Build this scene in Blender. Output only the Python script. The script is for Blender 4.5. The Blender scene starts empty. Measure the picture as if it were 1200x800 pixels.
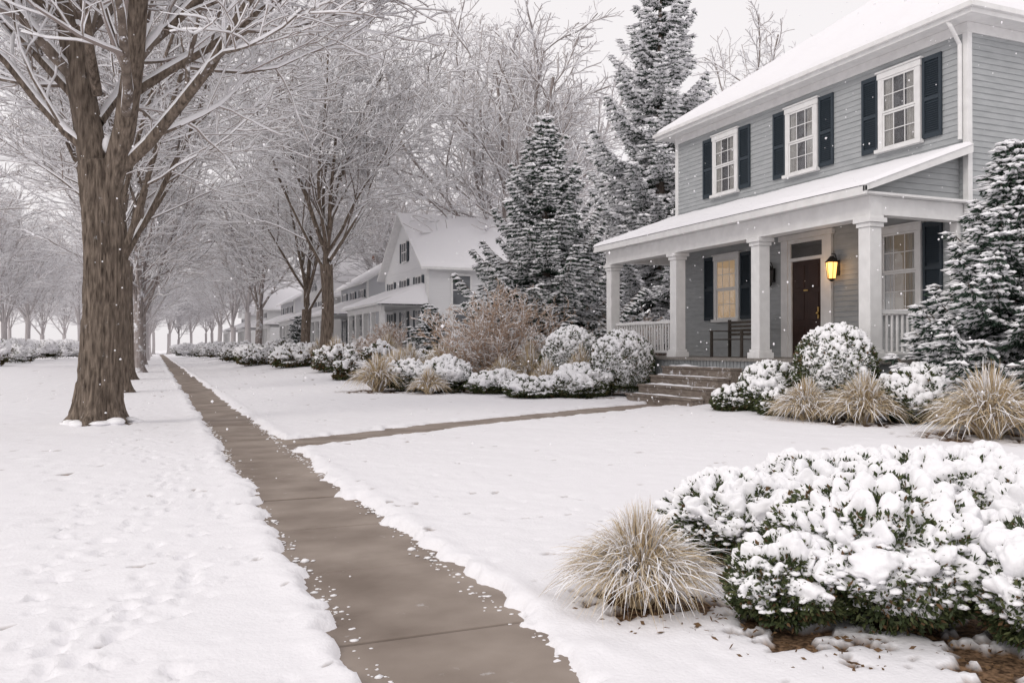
import bpy, bmesh, math, random
import numpy as np
from mathutils import Vector, Matrix
random.seed(7); rng = np.random.default_rng(7)
scene = bpy.context.scene
R = math.radians

# ------------------------------------------------------------------ noise
def _h(ix, iy, iz, s):
    n = (ix*374761393 + iy*668265263 + iz*2147483647 + s*974634777) & 0xffffffff
    n = ((n ^ (n >> 13))*1274126177) & 0xffffffff
    n = ((n ^ (n >> 15))*2246822519) & 0xffffffff
    return ((n ^ (n >> 16)) & 0xffff)/65535.0
def vn(x, y, z=None, s=0):
    x = np.asarray(x, float); y = np.asarray(y, float)
    z = np.zeros_like(x) if z is None else np.asarray(z, float)
    ix, iy, iz = [np.floor(a).astype(np.int64) for a in (x, y, z)]
    fx, fy, fz = x-ix, y-iy, z-iz
    fx, fy, fz = [f*f*(3-2*f) for f in (fx, fy, fz)]
    r = 0
    for dx in (0, 1):
        for dy in (0, 1):
            for dz in (0, 1):
                w = (fx if dx else 1-fx)*(fy if dy else 1-fy)*(fz if dz else 1-fz)
                r = r + w*_h(ix+dx, iy+dy, iz+dz, s)
    return r*2-1
def fbm(x, y, z=None, s=0, o=4):
    r = 0; a = .5; f = 1.
    for i in range(o):
        r = r + a*vn(x*f, y*f, None if z is None else z*f, s+i*17); a *= .5; f *= 2.03
    return r
def sworley(P, s=0, k=14.):
    """smooth-minimum squared cell distance"""
    I = np.floor(P).astype(np.int64); acc = np.zeros(len(P))
    for dx in (-1, 0, 1):
        for dy in (-1, 0, 1):
            for dz in (-1, 0, 1):
                J = I+np.array([dx, dy, dz])
                f = np.stack([_h(J[:, 0], J[:, 1], J[:, 2], s+q*31) for q in range(3)], 1)
                d2 = ((J+f-P)**2).sum(1); acc += np.exp(-k*d2)
    return -np.log(acc+1e-9)/k
def sm(t):
    t = np.clip(t, 0, 1); return t*t*(3-2*t)

# ------------------------------------------------------------------ mesh helpers
class Geo:
    def __init__(s): s.V = []; s.n = 0; s.F = []
    def add(s, V, F, m=0):
        V = np.asarray(V, float).reshape(-1, 3); F = np.asarray(F, np.int64)
        s.V.append(V); s.F.append((F+s.n, m)); s.n += len(V)
    def box(s, x0, x1, y0, y1, z0, z1, m=0):
        V = [(x0,y0,z0),(x1,y0,z0),(x1,y1,z0),(x0,y1,z0),(x0,y0,z1),(x1,y0,z1),(x1,y1,z1),(x0,y1,z1)]
        s.add(V, [(0,3,2,1),(4,5,6,7),(0,1,5,4),(1,2,6,5),(2,3,7,6),(3,0,4,7)], m)
    def build(s, name, mats, smooth=False, parent=None, bevel=0, loc=None):
        V = np.concatenate(s.V); me = bpy.data.meshes.new(name)
        me.vertices.add(len(V)); me.vertices.foreach_set("co", V.astype(np.float32).ravel())
        loops = np.concatenate([f.ravel() for f, m in s.F])
        tot = np.concatenate([np.full(len(f), f.shape[1]) for f, m in s.F])
        mi = np.concatenate([np.full(len(f), m) for f, m in s.F])
        st = np.concatenate([[0], np.cumsum(tot)[:-1]])
        me.loops.add(len(loops)); me.loops.foreach_set("vertex_index", loops.astype(np.int32))
        me.polygons.add(len(tot)); me.polygons.foreach_set("loop_start", st.astype(np.int32))
        me.polygons.foreach_set("material_index", mi.astype(np.int32))
        me.polygons.foreach_set("use_smooth", np.full(len(tot), smooth))
        for m in mats: me.materials.append(m)
        me.update(calc_edges=True)
        ob = bpy.data.objects.new(name, me); scene.collection.objects.link(ob)
        if parent: ob.parent = parent
        if loc: ob.location = loc
        if bevel:
            b = ob.modifiers.new("bevel", 'BEVEL'); b.width = bevel; b.segments = 2; b.limit_method = 'ANGLE'
        return ob
def empty(name, loc=(0,0,0)):
    e = bpy.data.objects.new(name, None); e.location = loc; scene.collection.objects.link(e); return e
def tubes(g, P, Rr, m=0, sides=5, disp=None):
    P = np.asarray(P, float); Rr = np.asarray(Rr, float); B, n, _ = P.shape
    T = np.gradient(P, axis=1); T /= np.linalg.norm(T, axis=2, keepdims=True)+1e-9
    avg = P[:, -1]-P[:, 0]; avg /= np.linalg.norm(avg, axis=1, keepdims=True)+1e-9
    ref = np.where(np.abs(avg[:, 2:3]) > .8, np.array([[1., 0, 0]]), np.array([[0, 0, 1.]]))[:, None, :]
    U = np.cross(T, np.broadcast_to(ref, T.shape)); U /= np.linalg.norm(U, axis=2, keepdims=True)+1e-9
    W = np.cross(T, U)
    a = np.arange(sides)/sides*2*math.pi
    V = P[:, :, None]+Rr[:, :, None, None]*(np.cos(a)[None, None, :, None]*U[:, :, None]+np.sin(a)[None, None, :, None]*W[:, :, None])
    if disp is not None: V = disp(V, P[:, :, None])
    i = np.arange(B*n*sides).reshape(B, n, sides)
    F = np.stack([i[:, :-1], np.roll(i, -1, 2)[:, :-1], np.roll(i, -1, 2)[:, 1:], i[:, 1:]], -1).reshape(-1, 4)
    g.add(V.reshape(-1, 3), F, m)
def icot(sub):
    bm = bmesh.new(); bmesh.ops.create_icosphere(bm, subdivisions=sub, radius=1)
    V = np.array([v.co[:] for v in bm.verts]); F = np.array([[v.index for v in f.verts] for f in bm.faces]); bm.free(); return V, F
ICO1 = icot(1); ICO2 = icot(2)
OCT = (np.array([(1,0,0),(-1,0,0),(0,1,0),(0,-1,0),(0,0,1),(0,0,-1)], float), np.array([(0,2,4),(2,1,4),(1,3,4),(3,0,4),(2,0,5),(1,2,5),(3,1,5),(0,3,5)]))
def blobs(g, C, S, m, tpl=ICO1, jit=.15, rot=None):
    C = np.asarray(C, float).reshape(-1, 3); S = np.asarray(S, float)
    if S.ndim == 1: S = np.repeat(S[:, None], 3, 1)
    V0, F0 = tpl; n = len(V0)
    V = V0[None]*S[:, None, :]*(1+jit*rng.standard_normal((len(C), n, 1)))
    if rot is not None:
        c, s = np.cos(rot)[:, None], np.sin(rot)[:, None]
        V = np.stack([V[..., 0]*c-V[..., 1]*s, V[..., 0]*s+V[..., 1]*c, V[..., 2]], -1)
    V = V+C[:, None]
    F = F0[None]+(np.arange(len(C))*n)[:, None, None]
    g.add(V.reshape(-1, 3), F.reshape(-1, 3), m)
def rquads(g, C, D, L, Wd, m, N=None):
    B = len(C); D = D/(np.linalg.norm(D, axis=1, keepdims=True)+1e-9)
    if N is None: N = rng.standard_normal((B, 3))
    S = np.cross(D, N); S /= np.linalg.norm(S, axis=1, keepdims=True)+1e-9
    L = np.broadcast_to(L, (B,))[:, None]; Wd = np.broadcast_to(Wd, (B,))[:, None]
    V = np.stack([C, C+D*L*.5+S*Wd*.5, C+D*L, C+D*L*.5-S*Wd*.5], 1)
    g.add(V.reshape(-1, 3), np.arange(B*4).reshape(B, 4), m)

# ------------------------------------------------------------------ materials
def flat(name, c, rough=.9, spec=.15):
    m = bpy.data.materials.new(name); m.use_nodes = True; b = m.node_tree.nodes["Principled BSDF"]
    b.inputs["Base Color"].default_value = (*c, 1); b.inputs["Roughness"].default_value = rough; b.inputs["Specular IOR Level"].default_value = spec
    return m
def mat(name, c1, c2=None, rough=.8, scale=8., stretch=(1,1,1), bump=.0, bscale=None, spec=.3, snow=0., snowscale=3., metal=0., coord='Object', bdist=.02, det=4, sw=.12, bdet=3):
    m = bpy.data.materials.new(name); m.use_nodes = True; nt = m.node_tree; N = nt.nodes; Lk = nt.links
    b = N["Principled BSDF"]; b.inputs["Roughness"].default_value = rough; b.inputs["Specular IOR Level"].default_value = spec
    b.inputs["Metallic"].default_value = metal
    tc = N.new("ShaderNodeTexCoord"); mp = N.new("ShaderNodeMapping"); mp.inputs["Scale"].default_value = stretch
    Lk.new(tc.outputs[coord], mp.inputs[0])
    no = N.new("ShaderNodeTexNoise"); no.inputs["Scale"].default_value = scale; no.inputs["Detail"].default_value = det; Lk.new(mp.outputs[0], no.inputs["Vector"])
    cr = N.new("ShaderNodeValToRGB"); cr.color_ramp.elements[0].position = .3; cr.color_ramp.elements[1].position = .7
    cr.color_ramp.elements[0].color = (*c1, 1); cr.color_ramp.elements[1].color = (*(c2 or c1), 1)
    Lk.new(no.outputs["Fac"], cr.inputs[0]); out = cr.outputs[0]
    if snow > 0:
        n2 = N.new("ShaderNodeTexNoise"); n2.inputs["Scale"].default_value = snowscale; n2.inputs["Detail"].default_value = det+2; n2.inputs["Roughness"].default_value = .7
        Lk.new(tc.outputs[coord], n2.inputs["Vector"])
        r2 = N.new("ShaderNodeValToRGB"); r2.color_ramp.elements[0].position = 1-snow; r2.color_ramp.elements[1].position = min(1, 1-snow+sw)
        Lk.new(n2.outputs["Fac"], r2.inputs[0])
        mx = N.new("ShaderNodeMix"); mx.data_type = 'RGBA'; Lk.new(r2.outputs[0], mx.inputs[0]); Lk.new(out, mx.inputs[6]); mx.inputs[7].default_value = (.8, .8, .83, 1)
        out = mx.outputs[2]
    Lk.new(out, b.inputs["Base Color"])
    if bump > 0:
        nb = N.new("ShaderNodeTexNoise"); nb.inputs["Scale"].default_value = bscale or scale*2; nb.inputs["Detail"].default_value = bdet; Lk.new(mp.outputs[0], nb.inputs["Vector"])
        bp = N.new("ShaderNodeBump"); bp.inputs["Strength"].default_value = bump; bp.inputs["Distance"].default_value = bdist
        Lk.new(nb.outputs["Fac"], bp.inputs["Height"]); Lk.new(bp.outputs[0], b.inputs["Normal"])
    return m
def snowmat(name, c, bscale, bdist, bump=.4):
    m = flat(name, c, .9, .12); nt = m.node_tree; N = nt.nodes
    tc = N.new("ShaderNodeTexCoord"); nb = N.new("ShaderNodeTexNoise"); nb.inputs["Scale"].default_value = bscale; nb.inputs["Detail"].default_value = 2
    bp = N.new("ShaderNodeBump"); bp.inputs["Strength"].default_value = bump; bp.inputs["Distance"].default_value = bdist
    nt.links.new(tc.outputs["Object"], nb.inputs["Vector"]); nt.links.new(nb.outputs["Fac"], bp.inputs["Height"]); nt.links.new(bp.outputs[0], N["Principled BSDF"].inputs["Normal"]); return m
M_snow = snowmat("snow", (.855,.845,.87), 40, .012)
M_snow2 = snowmat("snow_soft", (.865,.86,.88), 60, .008)
M_snowt = flat("twig_snow", (.87,.865,.885))
M_bark = mat("bark", (.06,.045,.035), (.25,.20,.16), .95, 22., (1,1,.16), bump=1., bscale=26, snow=.35, snowscale=6, bdist=.05)
M_barkm = mat("limb_bark", (.09,.07,.058), (.22,.18,.15), .95, 12., (1,1,.3), snow=.42, snowscale=6, det=2)
M_twig = flat("twig_bark", (.30,.255,.235))
M_twigfar = flat("haze_tinted_twig_bark", (.54,.50,.49))  # distance haze put into the colour as paler twigs
M_barkfar = mat("haze_tinted_bark", (.22,.185,.17), (.36,.32,.305), .95, 5., (2,2,.4), snow=.47, snowscale=2, det=1)  # bark lightened to paint in haze, plus snow patches
M_twigfar2 = flat("deep_haze_twig_bark", (.70,.67,.675))  # stronger painted haze for twigs of the farthest trees
M_barkfar2 = flat("deep_haze_bark", (.50,.47,.47))  # farthest bark, its colour lightened to stand in for haze
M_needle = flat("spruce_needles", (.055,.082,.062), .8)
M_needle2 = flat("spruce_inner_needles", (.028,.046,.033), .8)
M_leaf = flat("boxwood_leaves", (.042,.058,.022), .6, .3)
M_leaf2 = flat("boxwood_young_leaves", (.095,.11,.045), .6, .3)
M_leafb = flat("brown_leaves", (.14,.085,.045))
M_core = flat("shrub_dark_core", (.02,.02,.014))  # solid near-black shell just inside the leaves
M_grassA = flat("dry_grass", (.60,.49,.33), .8)
M_grassB = flat("dry_grass_dark", (.36,.26,.15), .8)
M_rtwig = flat("tan_twigs", (.46,.34,.26))
M_conc = mat("sidewalk_concrete", (.185,.148,.123), (.345,.292,.252), .75, 1.6, bump=.3, bscale=90, spec=.3, snow=.36, snowscale=4.5, bdist=.004, sw=.22)
M_joint = mat("dark_joint_base", (.035,.028,.022), (.06,.05,.04), .9, 9.)  # dark base showing through the slab gaps
M_white = mat("white_paint", (.71,.705,.70), (.79,.785,.78), .55, 5., det=2)
M_siding = mat("grey_clapboard", (.335,.35,.358), (.405,.42,.428), .65, 3., (1,1,4))
M_shutter = flat("slate_shutter_paint", (.034,.046,.058), .5, .3)
M_door = mat("dark_brown_door_paint", (.03,.016,.013), (.045,.023,.018), .45, 5.)
M_deck = mat("porch_boards", (.18,.165,.15), (.28,.26,.24), .7, 5., (1,4,4), snow=.35, snowscale=6)
M_stepm = mat("weathered_step_wood", (.14,.11,.09), (.26,.22,.185), .75, 5., (4,1,4), snow=.42, snowscale=6)
M_shingle = mat("roof_shingles", (.07,.07,.075), (.13,.13,.135), .9, 12., snow=.45, snowscale=2)
M_iron = flat("black_iron", (.015,.015,.015), .4, .4)
M_bench = mat("dark_bench_wood", (.05,.042,.036), (.09,.078,.068), .7, 8., (1,6,1))
M_brass = mat("brass", (.5,.33,.12), (.55,.38,.15), .3, 8., metal=1)
M_curtain = mat("curtain", (.26,.25,.235), (.42,.41,.385), .9, 3., (1,14,.3))
M_dark = mat("dark_unlit_pane", (.045,.045,.048), (.09,.09,.095), .7, 2.5)  # darkness of an unlit room painted on boards behind the glass
def emis(name, c, s, base=(.5,.3,.1)):
    m = flat(name, base, .6); b = m.node_tree.nodes["Principled BSDF"]
    b.inputs["Emission Color"].default_value = (*c, 1); b.inputs["Emission Strength"].default_value = s; return m
M_lit = emis("lamplit_curtain", (1,.66,.34), .26, (.45,.37,.27))
M_lit2 = emis("dim_lamplit_curtain", (1,.74,.48), .05, (.24,.21,.17))
M_lamp = emis("lantern_glow", (1,.5,.14), 2.4)
def glass():
    m = bpy.data.materials.new("window_glass"); m.use_nodes = True; nt = m.node_tree; N = nt.nodes; N.clear()
    o = N.new("ShaderNodeOutputMaterial"); t = N.new("ShaderNodeBsdfTransparent"); g = N.new("ShaderNodeBsdfGlossy"); g.inputs["Roughness"].default_value = .03
    g.inputs["Color"].default_value = (.9,.93,.95,1)
    n = N.new("ShaderNodeTexNoise"); n.inputs["Scale"].default_value = 1.5; bp = N.new("ShaderNodeBump"); bp.inputs["Strength"].default_value = .08
    nt.links.new(n.outputs[0], bp.inputs["Height"]); nt.links.new(bp.outputs[0], g.inputs["Normal"])
    mx = N.new("ShaderNodeMixShader"); mx.inputs[0].default_value = .22
    nt.links.new(t.outputs[0], mx.inputs[1]); nt.links.new(g.outputs[0], mx.inputs[2]); nt.links.new(mx.outputs[0], o.inputs[0]); return m
M_glass = glass()

# ------------------------------------------------------------------ terrain
def rise(x, y): return .35*sm((np.asarray(y, float)-24)/16)*sm((np.asarray(x, float)-2.5)/5)
def gz(x, y): return float(rise(x, y))+.04
PATH = np.array([(1.5,11.55),(4.0,13.15),(6.2,14.4),(8.6,15.7),(10.9,16.7)])
def path_dist(X, Y):
    best = np.full(X.shape, 99.)
    for a, b in zip(PATH[:-1], PATH[1:]):
        ab = b-a; t = np.clip(((X-a[0])*ab[0]+(Y-a[1])*ab[1])/(ab@ab), 0, 1)
        best = np.minimum(best, np.hypot(X-a[0]-t*ab[0], Y-a[1]-t*ab[1]))
    return best
def grow_axis(a, step, end, k=1.07):
    out = []; v = a; s = step
    while (v < end if step > 0 else v > end):
        s *= k; v += s; out.append(v)
    return out
xs = np.concatenate([np.array(grow_axis(-5, -.08, -260))[::-1], np.arange(-5, -.6, .06), np.arange(-.6, 3.4, .028), np.arange(3.4, 11.4, .05), grow_axis(11.4, .08, 320)])
ys = np.concatenate([np.array(grow_axis(1.8, -.08, -60, 1.2))[::-1], np.arange(1.8, 6.5, .028), np.arange(6.5, 18, .05), grow_axis(18, .06, 460, 1.025)])
X, Y = np.meshgrid(xs, ys)
bare_spots = [(3.22,3.1,.7),(2.75,3.1,.5),(3.4,2.5,.75),(2.25,3.65,.38),(3.4,4.3,.55),(4.3,4.2,.7),(4.9,3.8,.8),(3.3,2.0,.55),
              (-.8,15.2,.55),(10.8,10.8,.9),(11.2,12,.9),(10.7,8.5,1.),(11.2,13.4,.7),(6,24.4,1.2),(8,23.6,1.3),(9.9,25,1.7),(9.6,20,1.),(10.3,19,.8),(11.5,20,1.5)]
d1 = .42-np.abs(X-1.2)
d1 = np.where(Y > -2, d1, -9)
d2 = .50-path_dist(X, Y)
d = np.maximum(d1, d2)
edge = .10*fbm(X*2.6, Y*2.6, s=3)+.10*fbm(X*9, Y*9, s=5)*np.clip(1.4-Y/30, .1, 1)+.06*vn(X*.7, Y*.7, s=8)
m = sm((edge-d+.05)/.095)
Z = -.03+m*(.075+.02*fbm(X*.35, Y*.35, s=11)+.014*fbm(X*1.7, Y*1.7, s=12)+.009*fbm(X*7, Y*7, s=13)+.005*fbm(X*22, Y*22, s=14))
ridge = np.exp(-((d+.12)/.09)**2); Z += m*ridge*.014*(1+vn(X*6, Y*6, s=21))
def dimple(cx, cy, rx, ry, ang, dep):
    i0, i1 = np.searchsorted(xs, [cx-.3, cx+.3]); j0, j1 = np.searchsorted(ys, [cy-.3, cy+.3])
    if i1 <= i0 or j1 <= j0: return
    x = X[j0:j1, i0:i1]-cx; y = Y[j0:j1, i0:i1]-cy; c, s = math.cos(ang), math.sin(ang)
    q = ((x*c+y*s)/rx)**2+((-x*s+y*c)/ry)**2
    Z[j0:j1, i0:i1] += m[j0:j1, i0:i1]*(-dep*np.exp(-q**1.5)+dep*.3*np.exp(-(q-1.9)**2*2))
for t in range(20):
    px, py = random.uniform(-3, .2), random.uniform(2.6, 7); a = random.uniform(R(60), R(120))
    for k in range(random.randint(8, 26)):
        a += random.gauss(0, .12); px += math.cos(a)*.3; py += math.sin(a)*.3; side = (-1)**k*.07
        if px > .55: break
        dimple(px+math.sin(a)*side, py-math.cos(a)*side, random.uniform(.05, .085), random.uniform(.03, .05), a, random.uniform(.022, .045))
for t in range(900): dimple(random.uniform(-4, .6), random.uniform(2.3, 14), random.uniform(.02, .06), random.uniform(.02, .05), random.uniform(0, 3), random.uniform(.008, .024))
for t in range(480): dimple(random.uniform(1.8, 8), random.uniform(2.6, 13), random.uniform(.02, .06), random.uniform(.02, .05), random.uniform(0, 3), random.uniform(.005, .016))
bare = np.zeros_like(X)
for bx, by, br in bare_spots:
    q = np.hypot(X-bx, Y-by)/br; bare = np.maximum(bare, sm((1.25-q)/.6))
nb = fbm(X*5, Y*5, s=31)+.6*fbm(X*19, Y*19, s=33)
bare = sm((bare*1.0+nb*1.1-.78)/.12)
Z -= bare*.03*m
q = np.hypot(X+.8, Y-15.2); Z += .10*np.exp(-(q/.75)**2)
Z += rise(X, Y)*1.0
Z += .06*sm((X-8)/4)*sm((Y-6)/4)*(1-sm((X-14)/3))*(1-(d2 > -.8)*1.0)
ny, nx = X.shape
g = Geo(); idx = np.arange(nx*ny).reshape(ny, nx)
F = np.stack([idx[:-1, :-1], idx[:-1, 1:], idx[1:, 1:], idx[1:, :-1]], -1).reshape(-1, 4)
g.add(np.stack([X, Y, Z], -1).reshape(-1, 3), F)
M_ground = snowmat("snow_ground", (.84,.83,.855), 45, .012)
nt = M_ground.node_tree; b = nt.nodes["Principled BSDF"]
at = nt.nodes.new("ShaderNodeAttribute"); at.attribute_name = "bare"
mx = nt.nodes.new("ShaderNodeMix"); mx.data_type = 'RGBA'
n2 = nt.nodes.new("ShaderNodeTexNoise"); n2.inputs["Scale"].default_value = 40; n2.inputs["Detail"].default_value = 2
r2 = nt.nodes.new("ShaderNodeValToRGB"); r2.color_ramp.elements[0].color = (.05,.03,.018,1); r2.color_ramp.elements[1].color = (.24,.15,.09,1)
r2.color_ramp.elements[0].position = .35; r2.color_ramp.elements[1].position = .65
tc = nt.nodes.new("ShaderNodeTexCoord"); nt.links.new(tc.outputs["Object"], n2.inputs[0]); nt.links.new(n2.outputs[0], r2.inputs[0])
nt.links.new(at.outputs["Fac"], mx.inputs[0]); mx.inputs[6].default_value = (.84,.83,.855,1); nt.links.new(r2.outputs[0], mx.inputs[7]); nt.links.new(mx.outputs[2], b.inputs["Base Color"])
ground = g.build("snow_ground", [M_ground], smooth=True)
a = ground.data.attributes.new("bare", 'FLOAT', 'POINT'); a.data.foreach_set("value", bare.ravel().astype(np.float32))

# sidewalk slabs
g = Geo(); y = -1.35
while y < 190:
    L = 1.27; dz = random.uniform(-.006, .006)
    g.box(.5, 1.9, y+.013, y+L-.013, -.12, dz); y += L
g.box(.49, 1.91, -1.3, 190, -.16, -.026, 1)
g.build("sidewalk", [M_conc, M_joint], bevel=.009)
g = Geo()
pl = []
for a, b_ in zip(PATH[:-1], PATH[1:]):
    n = max(1, int(round(np.linalg.norm(b_-a)/1.2)))
    for k in range(n): pl.append(a+(b_-a)*k/n)
pl.append(PATH[-1]); pl = np.array(pl); T = np.gradient(pl, axis=0); T /= np.linalg.norm(T, axis=1, keepdims=True); Np = np.stack([-T[:, 1], T[:, 0]], 1)
for k in range(len(pl)-1):
    a = pl[k]+T[k]*.008; c = pl[k+1]-T[k+1]*.008
    if k == 0: a = a+T[k]*.5
    q = [a-Np[k]*.66, a+Np[k]*.66, c+Np[k+1]*.66, c-Np[k+1]*.66]
    z1 = .010+random.uniform(-.003, .003)
    V = [(p[0], p[1], -.12) for p in q]+[(p[0], p[1], z1) for p in q]
    g.add(V, [(0,1,2,3),(4,7,6,5),(0,4,5,1),(1,5,6,2),(2,6,7,3),(3,7,4,0)])
g.build("front_walkway", [M_conc], bevel=.008)
g = Geo(); n = 800
yy = rng.uniform(2.4, 16, n)**1.0; side = rng.choice([-1, 1], n); off = np.abs(rng.normal(0, .05, n))
C = np.stack([1.2+side*(.42-off), yy, np.full(n, .004)], 1); r = rng.gamma(2., .0025, n)+.0025
blobs(g, C, np.stack([r*1.4, r*1.2, r*.5], 1), 0, ICO1, .18)
g.build("snow_crumbs", [M_snow2], smooth=True)
g = Geo(); C = []
for bx, by, br in bare_spots[:8]:
    n = 230; a = rng.uniform(0, 6.28, n); rr = br*1.2*np.sqrt(rng.uniform(.1, 1, n)); C.append(np.stack([bx+np.cos(a)*rr, by+np.sin(a)*rr, rng.uniform(.015, .045, n)], 1))
C = np.concatenate(C); D = rng.standard_normal(C.shape)*[1, 1, .25]
rquads(g, C, D, rng.uniform(.015, .05, len(C)), rng.uniform(.008, .02, len(C)), 0)
g.build("mulch_chips", [M_leafb])

# ------------------------------------------------------------------ trees
RV = Vector((.9225, -.386, 0))
LV = {1: dict(n=10, wig=.07, trop=.035, nc=12, t0=.10, ang=(25, 52), lr=.46, rr=.50, tip=.16),
      2: dict(n=8, wig=.10, trop=.03, nc=9, t0=.15, ang=(28, 58), lr=.48, rr=.55, tip=.2),
      3: dict(n=6, wig=.13, trop=.0, nc=6, t0=.15, ang=(28, 60), lr=.5, rr=.6, tip=.3),
      4: dict(n=4, wig=.14, trop=-.02, nc=4, t0=.2, ang=(28, 60), lr=.5, rr=.7, tip=.5),
      5: dict(n=3, wig=.15, trop=-.02, nc=0, t0=0, ang=(0, 0), lr=0, rr=0, tip=.7)}
MINR = {1: .03, 2: .016, 3: .009, 4: .0064, 5: .0052}
def gen_branches(rnd, leaders, store, maxlev=5, dens=1., minr=1.):
    def br(p, d, L, r, lev):
        c = LV[lev]; n = c['n']; P = [p.copy()]; Rr = []; d = d.normalized(); ds = [d.copy()]
        for i in range(n-1):
            d = Vector((d.x+rnd.gauss(0, c['wig']), d.y+rnd.gauss(0, c['wig']), d.z+rnd.gauss(0, c['wig'])+c['trop'])).normalized()
            p = p+d*(L/(n-1)); P.append(p.copy()); ds.append(d.copy())
        for i in range(n):
            t = i/(n-1); Rr.append(max(r*((1-t)*(1-c['tip'])+c['tip']), MINR[lev]*minr))
        store.setdefault(lev, []).append(([q[:] for q in P], Rr))
        if lev < maxlev:
            nc = max(2, int(c['nc']*dens+.5)); az0 = rnd.uniform(0, 6.28)
            for k in range(nc):
                t = c['t0']+(1-c['t0'])*(k+rnd.uniform(.1, .9))/nc; f = t*(n-1); i = min(int(f), n-2); u = f-i
                q = P[i].lerp(P[i+1], u); dd = ds[i]
                an = R(rnd.uniform(*c['ang'])); az = az0+k*2.4+rnd.uniform(-.5, .5)
                ux = dd.orthogonal().normalized(); uy = dd.cross(ux)
                nd = dd*math.cos(an)+(ux*math.cos(az)+uy*math.sin(az))*math.sin(an)
                if nd.z < -.15: nd.z *= -.3
                rr = (Rr[i]*(1-u)+Rr[i+1]*u)
                br(q, nd, L*c['lr']*(1.15-.55*t)*rnd.uniform(.75, 1.25), rr*c['rr'], lev+1)
    for (p, d, L, r) in leaders: br(Vector(p), Vector(d), L, r, 1)
def tree_mesh(name, seed, zf, r0, leaders, hires=False, mats=None, dens=1., minr=1., snowf=1., lod=False):
    rnd = random.Random(seed); st = {}
    gen_branches(rnd, leaders, st, 4 if lod else 5, dens, minr)
    g = Geo(); n = 260 if hires else 24; sides = 140 if hires else 16
    if lod: n, sides = 12, 8
    z = np.linspace(0, 1, n)**1.2*(zf+.25)-.08
    P = np.stack([.03*np.sin(z*1.3+seed), .03*np.cos(z*1.1), z], 1)
    rad = r0*(1-.14*np.clip(z/zf, 0, 1))*(1+.55*np.exp(-np.clip(z, 0, 9)/.24))*(1+.10*np.clip((z-zf+.9)/.9, 0, 1))
    rad[-3:] *= np.array([.95, .8, .5]) if hires else 1
    def disp(V, Pc):
        dv = V-Pc; x, y, zz = V[..., 0], V[..., 1], V[..., 2]; an = np.arctan2(dv[..., 1], dv[..., 0])
        fl = np.exp(-np.clip(zz, 0, 9)/.3)
        k = 1+fl*.22*np.sin(an*5+seed)+.05*np.sin(an*3+zz*.8)+.07*fbm(np.cos(an)*2.5, np.sin(an)*2.5, zz*.8, s=seed, o=3)
        if hires:
            rr = np.abs(fbm(np.cos(an)*7.5, np.sin(an)*7.5, zz*1.9, s=seed+5, o=3)); k = k+.10*np.clip(rr*4, 0, 1)-.06
            k = k+.028*vn(np.cos(an)*22, np.sin(an)*22, zz*9, s=seed+9)
        return Pc+dv*k[..., None]
    tubes(g, P[None], rad[None], 0, sides, disp)
    nr = np.random.default_rng(seed)
    for lev, lst in st.items():
        A = np.array([l[0] for l in lst]); B = np.array([l[1] for l in lst])
        sd = {1: 14, 2: 8, 3: 5, 4: 3, 5: 3}[lev]
        if lod: sd = {1: 6, 2: 4, 3: 3, 4: 3}[lev]
        if lev == 5 or (lod and lev == 4):
            w = nr.uniform(size=len(A)) < .66*snowf
            tubes(g, A[~w], B[~w], 1, 3); tubes(g, A[w], B[w]*1.35, 2, 3)
        else:
            tubes(g, A, B, (0 if lev == 1 else 3) if lev <= 2 else 1, sd)
            T = np.gradient(A, axis=1); T /= np.linalg.norm(T, axis=2, keepdims=True)+1e-9
            h = np.sqrt(np.clip(1-T[..., 2]**2, 0, 1)); cov = np.clip((h-.14)/.32, 0, 1)*snowf
            j = .75+.35*nr.uniform(size=B.shape)
            S = A.copy(); rs = (B*.86+.013)*cov*j+.001; S[..., 2] += (B*.52+.005)*cov+.002
            tubes(g, S, rs, 2, 3 if (lod or lev == 4) else 7 if lev <= 2 else 4)
    if hires:
        C = []
        for k in range(26):
            a = rnd.uniform(0, 6.28); C.append((math.cos(a)*r0*1.35, math.sin(a)*r0*1.35, rnd.uniform(.02, .10)))
        blobs(g, C, np.stack([nr.uniform(.08, .2, 26), nr.uniform(.08, .2, 26), nr.uniform(.03, .08, 26)], 1), 2, ICO2, .04)
        blobs(g, [(.10,-.04,zf+.42),(.16,-.07,zf+.3)], np.array([[.10,.10,.16],[.10,.1,.1]]), 2, ICO2, .03)
    return g.build(name, mats or [M_bark, M_twig, M_snowt, M_barkm], smooth=True)
def lead(r, f, u): v = RV*r+Vector((.386, .9225, 0))*f+Vector((0, 0, u)); return v.normalized()
zf = 4.1
LT1 = [((-.07, .03, zf-.25), lead(-.10, .05, 1), 10.5, .24), ((.10, -.04, zf-.35), lead(.27, -.10, 1), 9.5, .19),
       ((.16, -.07, zf-.1), lead(.85, -.1, .80), 7.5, .10), ((-.12, .06, zf+.9), lead(-.8, .1, .8), 6.5, .09),
       ((-.06, .1, zf+.8), lead(.1, .8, .9), 7, .09), ((-.06, -.1, zf+1.2), lead(.25, -.8, .8), 6.5, .08),
       ((.40, -.18, zf+1.2), lead(.9, .15, .60), 6.5, .08), ((-.2, .05, zf+2.2), lead(-.9, -.2, .6), 5.5, .07), ((.55,-.22,zf+1.9), lead(1,-.3,.55), 6.5, .075),
       ((-.1,.03,zf+.2), lead(-.9,-.3,.75), 5.5, .075)]
t1 = tree_mesh("elm_tree", 11, zf, .325, LT1, hires=True, dens=1.)
t1.location = (-.8, 15.2, .05)
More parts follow.
